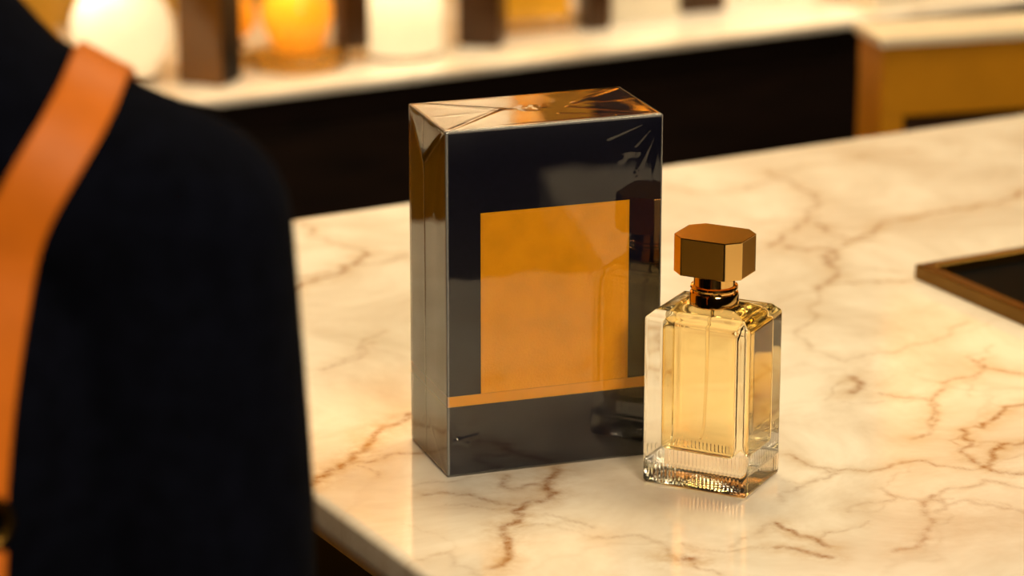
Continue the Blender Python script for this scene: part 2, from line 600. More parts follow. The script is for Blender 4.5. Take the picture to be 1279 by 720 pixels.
def marble_slab():
    r = 0.0045
    dens_u = list(np.arange(U0 + r, 1.46, 0.0017)) + list(np.linspace(1.46, U1 - r, 40))
    dens_v = list(np.arange(V0 + r, V1 - r - 0.001, 0.0017)) + [V1 - r]
    nu, nv = len(dens_u), len(dens_v)
    UU, VV = np.meshgrid(dens_u, dens_v, indexing='ij')
    vein = np.zeros_like(UU)
    halo = np.zeros_like(UU)
    rnd = random.Random(11)
    lines = list(VEINS)
    # fine cracks branching off the traced veins
    for wd, am, pts in VEINS:
        for k in range(1):
            i = rnd.randrange(len(pts))
            p = pts[i]
            ang = rnd.uniform(0, 2 * PI)
            ln = rnd.uniform(0.02, 0.05)
            lines.append((0.6, am * 0.45, [p, (p[0] + ln * math.cos(ang), p[1] + ln * math.sin(ang))]))
    for wd, am, pts in lines:
        pl = frac_line(pts, 3, 0.22, rnd)
        w = 0.0017 * wd
        hw = 0.0085 * wd
        for a, b in zip(pl, pl[1:]):
            m = hw * 3
            i0, i1 = np.searchsorted(dens_u, (min(a[0], b[0]) - m, max(a[0], b[0]) + m))
            j0, j1 = np.searchsorted(dens_v, (min(a[1], b[1]) - m, max(a[1], b[1]) + m))
            if i1 <= i0 or j1 <= j0:
                continue
            pu, pv = UU[i0:i1, j0:j1], VV[i0:i1, j0:j1]
            d = b - a
            l2 = max(d @ d, 1e-12)
            t = np.clip(((pu - a[0]) * d[0] + (pv - a[1]) * d[1]) / l2, 0, 1)
            dist = np.hypot(pu - a[0] - t * d[0], pv - a[1] - t * d[1])
            k = rnd.uniform(0.55, 1.15)
            vein[i0:i1, j0:j1] = np.maximum(vein[i0:i1, j0:j1], am * k * np.exp(-(dist / w) ** 2))
            halo[i0:i1, j0:j1] = np.maximum(halo[i0:i1, j0:j1], am * 0.75 * np.exp(-(dist / hw) ** 2))
    for (cu, cv, s, a_) in ((0.921, 1.211, 0.045, .40), (0.745, 1.351, 0.022, .45), (1.139, 1.65, 0.03, .35), (0.954, 1.276, 0.03, .3)):
        halo = np.maximum(halo, a_ * np.exp(-(((UU - cu) / s) ** 2 + ((VV - cv) / s) ** 2)))
    verts = [(u - U0, v - V0, 0.0) for u, v in zip(UU.ravel(), VV.ravel())]
    idx = np.arange(nu * nv).reshape(nu, nv)
    q = np.stack([idx[:-1, :-1], idx[1:, :-1], idx[1:, 1:], idx[:-1, 1:]], -1).reshape(-1, 4)
    faces = [tuple(x) for x in q.tolist()]
    va = vein.ravel().tolist()
    ha = halo.ravel().tolist()
    loop = [(i, 0) for i in range(nu)] + [(nu - 1, j) for j in range(1, nv)] + [(i, nv - 1) for i in range(nu - 2, -1, -1)] + [(0, j) for j in range(nv - 2, 0, -1)]
    prev = [int(idx[i, j]) for i, j in loop]
    outs = []
    for i, j in loop:
        outs.append(((-1 if i == 0 else 1 if i == nu - 1 else 0), (-1 if j == 0 else 1 if j == nv - 1 else 0)))
    T = 0.0205
    prof = [(r * math.sin(PI / 2 * k / 5), -r * (1 - math.cos(PI / 2 * k / 5))) for k in range(1, 6)]
    prof += [(r, -T * 0.6), (r, -T + 0.001), (r - 0.001, -T)]
    n = len(loop)
    for o_, z_ in prof:
        cur = []
        for (i, j), (ou, ov) in zip(loop, outs):
            verts.append((dens_u[i] - U0 + ou * o_, dens_v[j] - V0 + ov * o_, z_))
            cur.append(len(verts) - 1)
            va.append(va[int(idx[i, j])])
            ha.append(ha[int(idx[i, j])])
        for k in range(n):
            k2 = (k + 1) % n
            faces.append((prev[k2], prev[k], cur[k], cur[k2]))
        prev = cur
    faces.append(tuple(reversed(prev)))
    me = bpy.data.meshes.new('marble_countertop')
    me.from_pydata(verts, [], faces)
    for nm, arr in (('vein', va), ('halo', ha)):
        at = me.attributes.new(nm, 'FLOAT', 'POINT')
        at.data.foreach_set('value', arr)
    o = link('marble_countertop', me, M['marble'], None, True)
    o.location = W(U0, V0, TOP)
    o.rotation_euler = (0, 0, YAW)
    return tag(o, 'cream marble countertop with brown veins under the carton and bottle', 'countertop')


marble_slab()
t = thing('counter_base', 'black panelled counter base under the marble countertop', 'counter', W(U0 + 0.02, V0 + 0.02, 0), YAW)
cw, cd, chh = U1 - U0 - 0.04, V1 - V0 - 0.04, TOP - 0.0205
bbox('plinth', (0.04, cw - 0.04, 0.04, cd - 0.04, 0, 0.08), M['black'], t)
bbox('body', (0, cw, 0, cd, 0.08, chh), M['black'], t, 0.002)
for k in range(4):
    bbox('front_panel', (0.03 + k * cw / 4, (k + 1) * cw / 4 - 0.03, -0.008, 0.0, 0.14, chh - 0.05), M['black'], t, 0.003)
bbox('end_panel', (-0.008, 0.0, 0.05, cd - 0.05, 0.14, chh - 0.05), M['black'], t, 0.003)

# unseen marble strip added so the gold cap mirrors something bright
o = uv_box('added_marble_strip', 0.868, 3.0, 0.80, 1.0385, TOP - 0.0205, TOP, M['shelf_marble'], w=0.003)
tag(o, 'unseen narrow cream marble strip below the frame, added to brighten the cap', 'countertop')
t = thing('added_strip_base', 'black base under the added marble strip, below the frame', 'counter', W(0.888, 0.82, 0), YAW)
bbox('plinth', (0.04, 2.05, 0.04, 0.20, 0, 0.08), M['black'], t)
bbox('body', (0, 2.09, 0, 0.215, 0.08, chh), M['black'], t, 0.002)

# ------------------------------------------------------------------ shelf unit behind
t = thing('back_cabinet', 'black low cabinet against the back wall carrying the lit pale shelf', 'cabinet', W(0.935, 2.585, 0), YAW)
bw_ = 1.865
bbox('body', (0, bw_, 0.0, 0.31, 0.0, 0.942), M['dark_wood'], t, 0.002)
for k in range(4):
    d = bbox('door', (k * bw_ / 4 + 0.006, (k + 1) * bw_ / 4 - 0.006, -0.016, -0.001, 0.08, 0.91), M['dark_wood'], t, 0.002)
    bbox('handle', ((k + 1) * bw_ / 4 - 0.04, (k + 1) * bw_ / 4 - 0.03, -0.03, -0.016, 0.55, 0.70), M['black'], d, 0.002)
t = thing('added_gold_cabinet', 'gold painted drawer cabinet hidden behind the person, added for its reflection', 'cabinet', W(0.15, 2.585, 0), YAW)  # unseen, added so the film's left face mirrors gold
bbox('body', (0, 0.78, 0.0, 0.31, 0.0, 0.942), M['gold_paint'], t, 0.002)
for k in range(4):
    d = bbox('drawer', (0.01, 0.77, -0.016, -0.001, 0.06 + k * 0.216, 0.265 + k * 0.216), M['gold_paint'], t, 0.002)
    bbox('handle', (0.32, 0.46, -0.028, -0.016, 0.16 + k * 0.216, 0.172 + k * 0.216), M['brass'], d, 0.002)
o = uv_box('shelf_worktop', 0.13, 2.82, 2.56, 2.897, 0.9425, 0.95, M['shelf_marble'], w=0.002)
tag(o, 'long pale stone shelf top behind the counter, lined with glowing flasks', 'shelf')
for z, lb in ((1.446, 'lower gold wall shelf above the glowing flasks'), (1.83, 'upper gold wall shelf near the ceiling on the back wall')):
    t = thing('wall_shelf', lb, 'shelf', W(0.25, 2.66, z), YAW, 'wall shelves')
    bbox('board', (0, 2.4, 0, 0.238, 0.0, 0.02), M['gold_paint'], t, 0.002)
    bbox('front_lip', (0, 2.4, -0.006, 0.0, -0.034, 0.026), M['brass'], t, 0.001)  # lip deepened to keep the strip out of the marble's reflection
    for x in (0.3, 1.2, 2.1):
        bbox('bracket', (x, x + 0.02, 0.02, 0.238, -0.03, 0.0), M['brass'], t, 0.001)


# ------------------------------------------------------------------ carton in film
BW, BD, BH = 0.1143, 0.062, 0.18
t = thing('perfume_carton', 'navy perfume carton in shiny clear film with blank gold label and gold band', 'box', (-0.0325, 1.5635, TOP), 0.3288)
g = 0.0006
card = round_box(BW - 2 * g, BD - 2 * g, BH - 2 * g, 0.0005, 0.02, 2)
o = link('card_body', card, M['navy'], t, True)
o.location = (g, g, g)
auto_sharp(o, 40)
# label and band sit flat on the card
lab = bbox('label', (0.0180, 0.0968, g - 0.00022, g + 0.0003, 0.0428, 0.1370), M['gold_label'], t, 0.0001, 1)
lab['label'] = 'blank gold label panel'
bm = bmesh.new()
fr = 0.0014
for x0, x1, z0, z1 in ((0.0180 + fr, 0.0968 - fr, 0.1370 - fr - 0.0003, 0.1370 - fr), (0.0180 + fr, 0.0180 + fr + 0.0003, 0.0428, 0.1370 - fr),
                       (0.0968 - fr - 0.0003, 0.0968 - fr, 0.0428, 0.1370 - fr)):
    box(bm, x0, x1, g - 0.00030, g - 0.00020, z0, z1)
from_bm('embossed_line', bm, M['gold_band'], lab)
bm = bmesh.new()
bo = 0.0002
for x0, x1, y0, y1 in ((g - bo, BW - g + bo, g - bo, g + 0.0003), (g - bo, BW - g + bo, BD - g - 0.0003, BD - g + bo),
                       (g - bo, g + 0.0003, g + 0.0003, BD - g - 0.0003), (BW - g - 0.0003, BW - g + bo, g + 0.0003, BD - g - 0.0003)):
    box(bm, x0, x1, y0, y1, 0.0372, 0.0427)
o = from_bm('band', bm, M['gold_band'], t)
o['label'] = 'thin gold band around the carton'


def sstep(x):
    x = max(0.0, min(1.0, x))
    return x * x * (3 - 2 * x)


def seg_d(p, a, b):
    ax, ay = a
    bx_, by_ = b
    dx, dy = bx_ - ax, by_ - ay
    l2 = dx * dx + dy * dy
    k = max(0.0, min(1.0, ((p[0] - ax) * dx + (p[1] - ay) * dy) / l2))
    return math.hypot(p[0] - ax - k * dx, p[1] - ay - k * dy)


def ridge(d, w):
    return math.exp(-(d / w) ** 2)


SEAM = 0.036


def film_disp(face, a, b):
    mm = 0.001
    edge = {'front': min(a, BW - a, b, BH - b), 'back': min(a, BW - a, b, BH - b), 'left': min(a, BD - a, b, BH - b),
            'right': min(a, BD - a, b, BH - b), 'top': min(a, BW - a, b, BD - b), 'bottom': 0}[face]
    fade = min(1.0, max(0.0, (edge - 0.0008) / 0.004))
    fade = fade * fade * (3 - 2 * fade)
    h = 0.0
    if face == 'left' and b > 0.15:
        fade = min(1.0, max(0.0, (edge - 0.0008) / 0.0015))
    if face == 'front':
        h += 0.085 * noise.noise(Vector((a * 34, b * 24, 3.1)))
        h += 0.012 * noise.noise(Vector((a * 95, b * 60, 7.7)))
        # pinched film near the lower left corner
        for q in ((0.003, 0.026), (0.011, 0.017), (0.016, 0.021), (0.0, 0.018)):
            h += 0.34 * ridge(seg_d((a, b), (0.0055, 0.0195), q), 0.0009)
        # streaks near the upper right corner
        c = (BW, BH)
        for q in ((0.100, 0.150), (0.092, 0.158), (0.108, 0.140), (0.085, 0.170)):
            h += 0.05 * ridge(seg_d((a, b), c, q), 0.0010)
        h += 0.10 * ridge(seg_d((a, b), (0.094, 0.162), (0.1005, 0.1615)), 0.0013)
        h += 0.08 * ridge(seg_d((a, b), (0.1005, 0.1615), (0.1010, 0.153)), 0.0010)
        h += 0.3 * max(0.0, (a - 0.103) / 0.0113) * max(0.0, min(1, (b - 0.08) / 0.08)) * 0.5
        h += 0.08 * ridge(seg_d((a, b), (0.010, 0.178), (0.018, 0.135)), 0.0022)
    elif face == 'left':
        h += 0.12 * noise.noise(Vector((a * 60, b * 26, 1.3)))
        h += 0.16 * ridge(abs(a - SEAM), 0.0005)
        h += 0.02 if a > SEAM else 0.0
        ap = (SEAM, 0.1545)
        d = min(seg_d((a, b), (0.0, BH), ap), seg_d((a, b), (BD, BH), ap))
        h += 0.13 * ridge(d, 0.0008)
        # inside the folded triangle the film stands off a little
        zl = BH - (BH - ap[1]) * (a / SEAM if a < SEAM else (BD - a) / (BD - SEAM))
        if b > zl:
            h += 45 * (BH - b) * sstep((b - zl) / 0.004) + 0.05 * noise.noise(Vector((a * 160, b * 50, 5)))
        ap = (SEAM, 0.024)
        d = min(seg_d((a, b), (0.0, 0.0), ap), seg_d((a, b), (BD, 0.0), ap))
        h += 0.07 * ridge(d, 0.0008)
        h += 0.05 * ridge(seg_d((a, b), (0.004, BH), (0.02, 0.135)), 0.0025)
    elif face == 'top':
        h += 0.16 * noise.noise(Vector((a * 26, b * 34, 9.4)))
        h += 0.03 * noise.noise(Vector((a * 80, b * 90, 2.2)))
        for p, q, am, w in (((0, 0), (0.040, 0.036), 0.16, 0.0016), ((0, BD), (0.040, 0.036), 0.12, 0.0020),
                            ((0.0, 0.03), (0.045, 0.034), 0.07, 0.0012), ((0.040, 0.036), (0.055, 0.030), 0.06, 0.0015),
                            ((BW, 0), (0.075, 0.030), 0.14, 0.0016), ((BW, BD), (0.080, 0.036), 0.12, 0.0018),
                            ((BW, 0.0), (0.066, 0.018), 0.10, 0.0012), ((BW, 0.036), (0.085, 0.033), 0.10, 0.0011),
                            ((0.03, 0.004), (0.09, 0.006), 0.08, 0.0009), ((0.02, 0.0022), (0.105, 0.0026), 0.10, 0.0006)):
            h += am * ridge(seg_d((a, b), p, q), w)
        # crumpled tear-strip patch in the middle
        r_ = math.hypot((a - 0.058) / 0.012, (b - 0.033) / 0.008)
        if r_ < 1:
            h += (1 - r_) * (0.18 + 0.25 * noise.noise(Vector((a * 300, b * 300, 4))))
        # tight pillow towards the right
        r_ = math.hypot((a - 0.088) / 0.020, (b - 0.040) / 0.017)
        h += 0.35 * math.exp(-r_ * r_ * 1.5)
    elif face == 'right':
        h += 0.06 * noise.noise(Vector((a * 40, b * 30, 6)))
        h += 0.16 * ridge(abs(a - 0.03), 0.0005)
    elif face == 'back':
        h += 0.06 * noise.noise(Vector((a * 30, b * 25, 8)))
    return h * mm * fade


film = link('clear_wrap', round_box(BW, BD, BH, 0.0009, 0.0006, 4, film_disp), M['film'], t, True)
at = film.data.attributes.new('milky', 'FLOAT', 'POINT')  # white haze that also paints lamp highlights on edges and seams
vals = []
for v in film.data.vertices:
    x, y, z = v.co
    o3 = sorted((min(x, BW - x), min(y, BD - y), min(z, BH - z)))
    k = 0.0
    if o3[1] < 0.0009:
        k = 0.2 if z > 0.001 else 0.05
    if x < 0.0006 and abs(y - SEAM) < 0.0005:
        k = max(k, 0.25)
    if z > BH - 0.0006 and abs(y - 0.0024) < 0.0006:
        k = max(k, 0.35)
    if x < 0.003 and z > 0.1545:
        ap = (SEAM, 0.1545)
        d = min(seg_d((y, z), (0.0, BH), ap), seg_d((y, z), (BD, BH), ap))
        k = max(k, 0.12 * ridge(d, 0.0006))
    vals.append(k)
at.data.foreach_set('value', vals)
film['label'] = 'creased clear film wrap'

# ------------------------------------------------------------------ bottle
GW, GD, GH = 0.0567, 0.044, 0.0883
t = thing('perfume_bottle', 'clear square perfume bottle of amber liquid with octagonal gold cap', 'bottle', (0.065, 1.5565, TOP + 0.0002), -0.4721)


me = round_box(GW, GD, GH, 0.0026, 0.00052, 4)
for v in me.vertices:
    x, y, z = v.co
    e = min(x, GW - x, y, GD - y)
    if z > GH - 0.0010:
        v.co.z += 0.0026 * sstep((e - 0.0016) / 0.0036) + 0.0014 * sstep((e - 0.005) / 0.010)
    if z < 0.0004 and e > 0.0028:
        r_ = math.hypot((x - GW / 2) / (GW / 2 - 0.004), (y - GD / 2) / (GD / 2 - 0.004))
        if r_ < 1:
            v.co.z += 0.0030 * (1 - r_ * r_) + 0.00025 * (1 - r_) * math.cos(r_ * 40)
    # fluting round the foot of the bottle
    if 0.0022 < z < 0.0125:
        k = sstep((z - 0.0022) / 0.001) * sstep((0.0125 - z) / 0.0012)
        fx = y < 0.0006 or y > GD - 0.0006
        fy = x < 0.0006 or x > GW - 0.0006
        s = x if fx else y
        if (fx and 0.003 < x < GW - 0.003) or (fy and 0.003 < y < GD - 0.003):
            a_ = 0.00060 * k * (0.5 - 0.5 * math.cos(2 * PI * (s - 0.003) / 0.00212))
            if fx:
                v.co.y += a_ if y < 0.01 else -a_
            else:
                v.co.x += a_ if x < 0.01 else -a_
link('glass_body', me, M['glass'], t, True)
cx, cy = GW / 2, GD / 2
mx, my = 0.0086, 0.0046
lq = round_box(GW - 2 * mx, GD - 2 * my, 0.0845 - 0.0185, 0.0030, 0.002, 4)
o = link('perfume', lq, M['perfume'], t, True)
o.location = (mx, my, 0.0185)
o['label'] = 'pale amber liquid'
bm = bmesh.new()
tube(bm, [(cx, cy, 0.0838), (cx - 0.0002, cy, 0.055), (cx - 0.0012, cy + 0.0004, 0.030), (cx - 0.0030, cy + 0.001, 0.0225)], 0.00085, 10)
from_bm('dip_tube', bm, M['tube'], t, True)
zb = GH + 0.0040
lathe('collar', [(0.0085, zb), (0.0118, zb), (0.0123, zb + 0.0006), (0.0123, zb + 0.0056), (0.0119, zb + 0.0064), (0.0109, zb + 0.0068), (0.0109, zb + 0.0076),
                 (0.0117, zb + 0.0080), (0.0120, zb + 0.0088), (0.0117, zb + 0.0098), (0.0104, zb + 0.0102), (0.0104, zb + 0.0172), (0.0, zb + 0.0172)],
      M['gold'], t, 72, cx, cy, True, 30)
CWd, CD, CC, CZ, CHt = 0.0365, 0.0306, 0.0065, 0.1090, 0.0193
bm = bmesh.new()
oc = [(CC, 0), (CWd - CC, 0), (CWd, CC), (CWd, CD - CC), (CWd - CC, CD), (CC, CD), (0, CD - CC), (0, CC)]
lo = [bm.verts.new((cx - CWd / 2 + x, cy - CD / 2 + y, CZ)) for x, y in oc]
hi = [bm.verts.new((cx - CWd / 2 + x, cy - CD / 2 + y, CZ + CHt)) for x, y in oc]
bm.faces.new(lo[::-1])
bm.faces.new(hi)
for k in range(8):
    bm.faces.new((lo[k], lo[(k + 1) % 8], hi[(k + 1) % 8], hi[k]))
bevelled(bm, 0.00045, 3)
capo = from_bm('cap', bm, M['cap_gold'], t)
capo.data.materials.append(M['gold'])
for p in capo.data.polygons:
    flat_face = max(abs(p.normal.x), abs(p.normal.y), abs(p.normal.z)) > 0.999
    p.material_index = 0 if flat_face else 1

# ------------------------------------------------------------------ tray on the counter
t = thing('display_tray', 'shallow brass-rimmed tray with black inside, lying on the marble at right', 'tray', W(1.1316, 1.5592, TOP), YAW)
tw, td, th_ = 0.30, 0.22, 0.0090
bbox('base', (0.004, tw - 0.004, -td + 0.004, -0.004, 0.0, 0.003), M['black_gloss'], t, 0.0005)
bm = bmesh.new()
o_ = [(0, -td), (tw, -td), (tw, 0), (0, 0)]
rw = 0.0085


def ring_v(ins, z):
    return [bm.verts.new((x + (ins if x == 0 else -ins), y + (ins if y == -td else -ins), z)) for x, y in o_]


rings = [ring_v(0, 0), ring_v(0, th_ - 0.0006), ring_v(0.0006, th_), ring_v(rw - 0.0006, th_), ring_v(rw, th_ - 0.0006), ring_v(rw + 0.001, 0.003), ring_v(rw + 0.001, 0.0)]
for a, b in zip(rings, rings[1:] + rings[:1]):
    for k in range(4):
        bm.faces.new((a[k], a[(k + 1) % 4], b[(k + 1) % 4], b[k]))
from_bm('rim', bm, M['brass'], t)
lin = bbox('liner', (rw + 0.0012, tw - rw - 0.0012, -td + rw + 0.0012, -rw - 0.0012, 0.003, 0.0036), M['black_gloss'], t, 0.0002, 1)

# ------------------------------------------------------------------ low partition in the aisle
t = thing('display_stand', 'gold framed stand with cream top behind the marble counter at right', 'stand', (0.296, 2.541, 0), R(15))
dw, dd, dh = 0.40, 0.052, 1.058
st, win = 0.016, 0.112
bm = bmesh.new()
box(bm, 0, dw, 0.024, dd, 0.02, dh - 0.008)
bevelled(bm, 0.002, 2)
from_bm('back_panel', bm, M['brown_panel'], t)
x = 0.0
while x < dw - 0.01:
    bbox('stile', (x, x + st, 0.0, 0.0238, 0.02, dh - 0.066), M['gold_paint'], t, 0.0015)
    x += st + win
bbox('top_rail', (0, dw, 0.0, 0.0238, dh - 0.0658, dh - 0.008), M['gold_paint'], t, 0.0015)
bbox('side_panel', (-0.004, -0.0002, 0.0, dd, 0.02, dh - 0.008), M['gold_paint'], t, 0.001)
bbox('top_slab', (-0.008, dw + 0.004, -0.004, dd + 0.004, dh - 0.0078, dh), M['cream'], t, 0.002)
bbox('foot', (-0.02, dw + 0.02, -0.04, dd + 0.04, 0.0, 0.02), M['brass'], t, 0.002)

# ------------------------------------------------------------------ things on the lit shelf
SZ = 0.9502


def glow_inside(name, parent, loc, power, color, rad=0.012):
    d = bpy.data.lights.new(name, 'POINT')
    d.energy = power
    d.color = color
    d.shadow_soft_size = rad
    o = bpy.data.objects.new(name, d)
    COL.objects.link(o)
    o.parent = parent
    o.location = loc
    return o


SHG = 'flasks on the back shelves'
# round white flask, glowing
t = thing('globe_flask', 'round milky white flask glowing brightly just above the person\'s shoulder', 'flask', W(1.066, 2.665, SZ), 0, SHG)
prof = [(0.0, 0.004), (0.026, 0.004), (0.030, 0.006)]
for k in range(1, 17):
    a_ = R(-52 + k * (122 / 16))
    prof.append((0.0455 * math.cos(a_), 0.046 + 0.0455 * math.sin(a_)))
prof += [(0.014, 0.094), (0.014, 0.102)]
lathe('glass_body', prof, M['opal_white'], t, 56)
lathe('foot', [(0, 0), (0.030, 0), (0.032, 0.002), (0.030, 0.0038), (0, 0.0038)], M['brass'], t, 40)
lathe('stopper', [(0.0, 0.1025), (0.016, 0.1025), (0.018, 0.106), (0.018, 0.122), (0.015, 0.126), (0, 0.126)], M['brass'], t, 40)
glow_inside('inner_glow', t, (-0.014, -0.010, 0.070), 0.09, (1, 0.78, 0.50))


def square_flask(name, label, cat, u, v, w, d, h, rot, m, capm, capw=0.5, caph=0.03, base=None):
    t = thing(name, label, cat, W(u, v, SZ), YAW + R(rot), SHG)
    z0 = 0.0
    if base:
        bbox('glass_foot', (-w / 2, w / 2, -d / 2, d / 2, 0, 0.012), base, t, 0.002)
        z0 = 0.0121
    bbox('body', (-w / 2, w / 2, -d / 2, d / 2, z0, h), m, t, 0.003, 3)
    lathe('neck', [(0, h), (w * 0.18, h), (w * 0.18, h + 0.006), (0, h + 0.006)], M['brass'], t, 32)
    c = w * capw / 2
    bbox('cap', (-c, c, -min(c, d / 2), min(c, d / 2), h + 0.0061, h + caph), capm, t, 0.002)
    return t


def carton(name, label, u, v, w, d, h, rot, m, z=SZ, lid=None):
    t = thing(name, label, 'box', W(u, v, z), YAW + R(rot), 'boxes on the back shelves')
    hl_ = h * 0.75 if lid else h
    bbox('body', (-w / 2, w / 2, -d / 2, d / 2, 0, hl_), m, t, 0.001)
    if lid:
        bbox('lid', (-w / 2 - 0.001, w / 2 + 0.001, -d / 2 - 0.001, d / 2 + 0.001, hl_ + 0.0001, h), lid, t, 0.001)
    return t


carton('gold_carton', 'gold box in the top left corner behind the person\'s shoulder', 0.960, 2.70, 0.095, 0.05, 0.17, 0, M['gold_card'])
square_flask('brown_flask', 'dark brown square flask beside the round white flask', 'flask', 1.131, 2.622, 0.045, 0.036, 0.12, -52, M['brown_glass'], M['black'])
bbox('side_panel', (0.0226, 0.0236, -0.0165, 0.0165, 0.003, 0.117), M['black'], bpy.data.objects['brown_flask'], 0.0003)  # thin black sheet over the flask's right side
# small amber ball flask
t = thing('ball_flask', 'small amber ball-shaped flask between brown flask and amber onion flask', 'flask', W(1.178, 2.675, SZ), 0, SHG)
lathe('glass_foot', [(0, 0), (0.020, 0), (0.021, 0.003), (0.018, 0.012), (0.008, 0.022), (0, 0.022)], M['clear'], t, 40)
lathe('body', [(0.0, 0.0222), (0.008, 0.0225)] + [(0.021 * math.cos(R(a_)), 0.044 + 0.021 * math.sin(R(a_))) for a_ in range(-60, 71, 10)] + [(0.0, 0.0645)], M['opal_amber'], t, 40)
lathe('stopper', [(0, 0.065), (0.008, 0.065), (0.008, 0.085), (0, 0.085)], M['brass'], t, 32)
glow_inside('inner_glow', t, (-0.003, -0.003, 0.048), 0.012, (1, 0.55, 0.16), 0.006)
# amber onion flask
t = thing('onion_flask', 'amber onion-shaped flask glowing yellow on a clear glass foot', 'flask', W(1.226, 2.642, SZ), 0, SHG)
lathe('glass_foot', [(0, 0), (0.044, 0), (0.046, 0.003), (0.046, 0.009), (0.040, 0.013), (0.022, 0.0148), (0, 0.0148)], M['clear'], t, 56)
pr = [(0.0, 0.015), (0.020, 0.015), (0.0225, 0.018), (0.0270, 0.028), (0.0315, 0.040), (0.0330, 0.050), (0.0315, 0.059), (0.026, 0.068), (0.018, 0.076), (0.012, 0.083), (0.009, 0.090), (0.009, 0.098)]
lathe('body', pr, M['opal_amber'], t, 56)
lathe('stopper', [(0, 0.0985), (0.011, 0.0985), (0.012, 0.103), (0.010, 0.118), (0, 0.120)], M['brass'], t, 40)
glow_inside('inner_glow', t, (-0.004, -0.012, 0.060), 0.045, (1, 0.60, 0.18), 0.010)
square_flask('footed_flask', 'small dark flask on a clear foot left of the white cylinder', 'flask', 1.279, 2.640, 0.026, 0.024, 0.085, 0, M['dark_brown'], M['black'], 0.7, 0.03, M['clear'])
# white cylinder
t = thing('cylinder_jar', 'tall milky white cylinder jar glowing behind the carton', 'jar', W(1.330, 2.640, SZ), 0, 'jars on the back shelves')
lathe('glass_body', [(0, 0.003), (0.036, 0.003), (0.0385, 0.005), (0.039, 0.010), (0.039, 0.205), (0.037, 0.209), (0.030, 0.210)], M['opal_white'], t, 64)
lathe('foot', [(0, 0), (0.037, 0), (0.037, 0.0028), (0, 0.0028)], M['brass'], t, 48)
lathe('lid', [(0, 0.2102), (0.036, 0.2102), (0.037, 0.214), (0.037, 0.226), (0.034, 0.229), (0, 0.229)], M['brass'], t, 48)
glow_inside('inner_glow', t, (0, 0, 0.085), 0.15, (1, 0.76, 0.46), 0.012)
glow_inside('inner_glow', t, (0, 0, 0.155), 0.25, (1, 0.76, 0.46), 0.012)
square_flask('brown_flask', 'dark brown square flask right of the white cylinder jar', 'flask', 1.414, 2.640, 0.040, 0.034, 0.13, -40, M['dark_brown'], M['black'])
square_flask('amber_flask', 'wide amber flask right of the dark brown flask, above the carton', 'flask', 1.484, 2.672, 0.064, 0.036, 0.12, -8, M['amber'], M['brass'], 0.45, 0.03, M['clear'])
carton('slim_carton', 'slim dark box right of the wide amber flask', 1.539, 2.650, 0.022, 0.030, 0.12, -10, M['dark_brown'])
carton('cream_carton', 'pale cream box on the shelf above the carton\'s right corner', 1.598, 2.668, 0.068, 0.040, 0.14, -8, M['cream_card'])
carton('dark_carton', 'small dark box between two pale boxes on the shelf', 1.670, 2.672, 0.042, 0.030, 0.06, -8, M['dark_brown'])
carton('pale_carton', 'large pale cream box right of the small dark box', 1.760, 2.715, 0.110, 0.050, 0.16, -6, M['cream_card'])
carton('white_gift_box', 'bright white box at the shelf edge above the gold stand', 1.905, 2.618, 0.19, 0.085, 0.06, 0, M['cream_card'], lid=M['cream_card'])
# upper tier: unseen things added only to be mirrored in film and marble
SZ = 1.4662
t = thing('cylinder_jar', 'milky white cylinder jar on the lower wall shelf, unseen, added for its reflection', 'jar', W(1.452, 2.76, SZ), 0, 'jars on the back shelves')
lathe('glass_body', [(0, 0.003), (0.050, 0.003), (0.052, 0.010), (0.052, 0.26), (0.047, 0.264), (0.035, 0.265)], M['opal_white'], t, 56)
lathe('lid', [(0, 0.2652), (0.046, 0.2652), (0.047, 0.28), (0, 0.282)], M['brass'], t, 48)
glow_inside('inner_glow', t, (0, 0, 0.19), 1.0, (1, 0.76, 0.46), 0.012)
square_flask('amber_flask', 'amber square flask on the lower wall shelf, unseen, added for its reflection', 'flask', 1.548, 2.74, 0.065, 0.05, 0.24, 0, M['amber'], M['brass'])
square_flask('brown_flask', 'dark brown flask on the lower wall shelf, unseen, added for its reflection', 'flask', 1.612, 2.74, 0.036, 0.05, 0.25, 0, M['dark_brown'], M['black'])
t = thing('ball_flask', 'amber ball flask on a tall brass foot, unseen, added for its reflection', 'flask', W(1.675, 2.75, SZ), 0, SHG)
lathe('foot', [(0, 0), (0.034, 0), (0.035, 0.004), (0.012, 0.02), (0.010, 0.128), (0.016, 0.135), (0, 0.135)], M['brass'], t, 40)
lathe('body', [(0.0, 0.1355), (0.018, 0.1360)] + [(0.044 * math.cos(R(a_)), 0.176 + 0.044 * math.sin(R(a_))) for a_ in range(-60, 71, 10)] + [(0.0, 0.2185)], M['opal_amber'], t, 48)
lathe('stopper', [(0, 0.219), (0.014, 0.219), (0.014, 0.245), (0, 0.246)], M['brass'], t, 32)
glow_inside('inner_glow', t, (0, 0, 0.18), 0.22, (1, 0.62, 0.22), 0.010)
carton('dark_carton', 'large black box on the lower wall shelf, unseen, added for its dark reflection', 1.83, 2.76, 0.20, 0.10, 0.30, 0, M['black'], SZ)


# ------------------------------------------------------------------ person with a shoulder bag
def ico(bm, c, rad, sub=3):
    q = bmesh.ops.create_icosphere(bm, subdivisions=sub, radius=1.0)
    for v in q['verts']:
        v.co = Vector((c[0] + v.co.x * rad[0], c[1] + v.co.y * rad[1], c[2] + v.co.z * rad[2]))


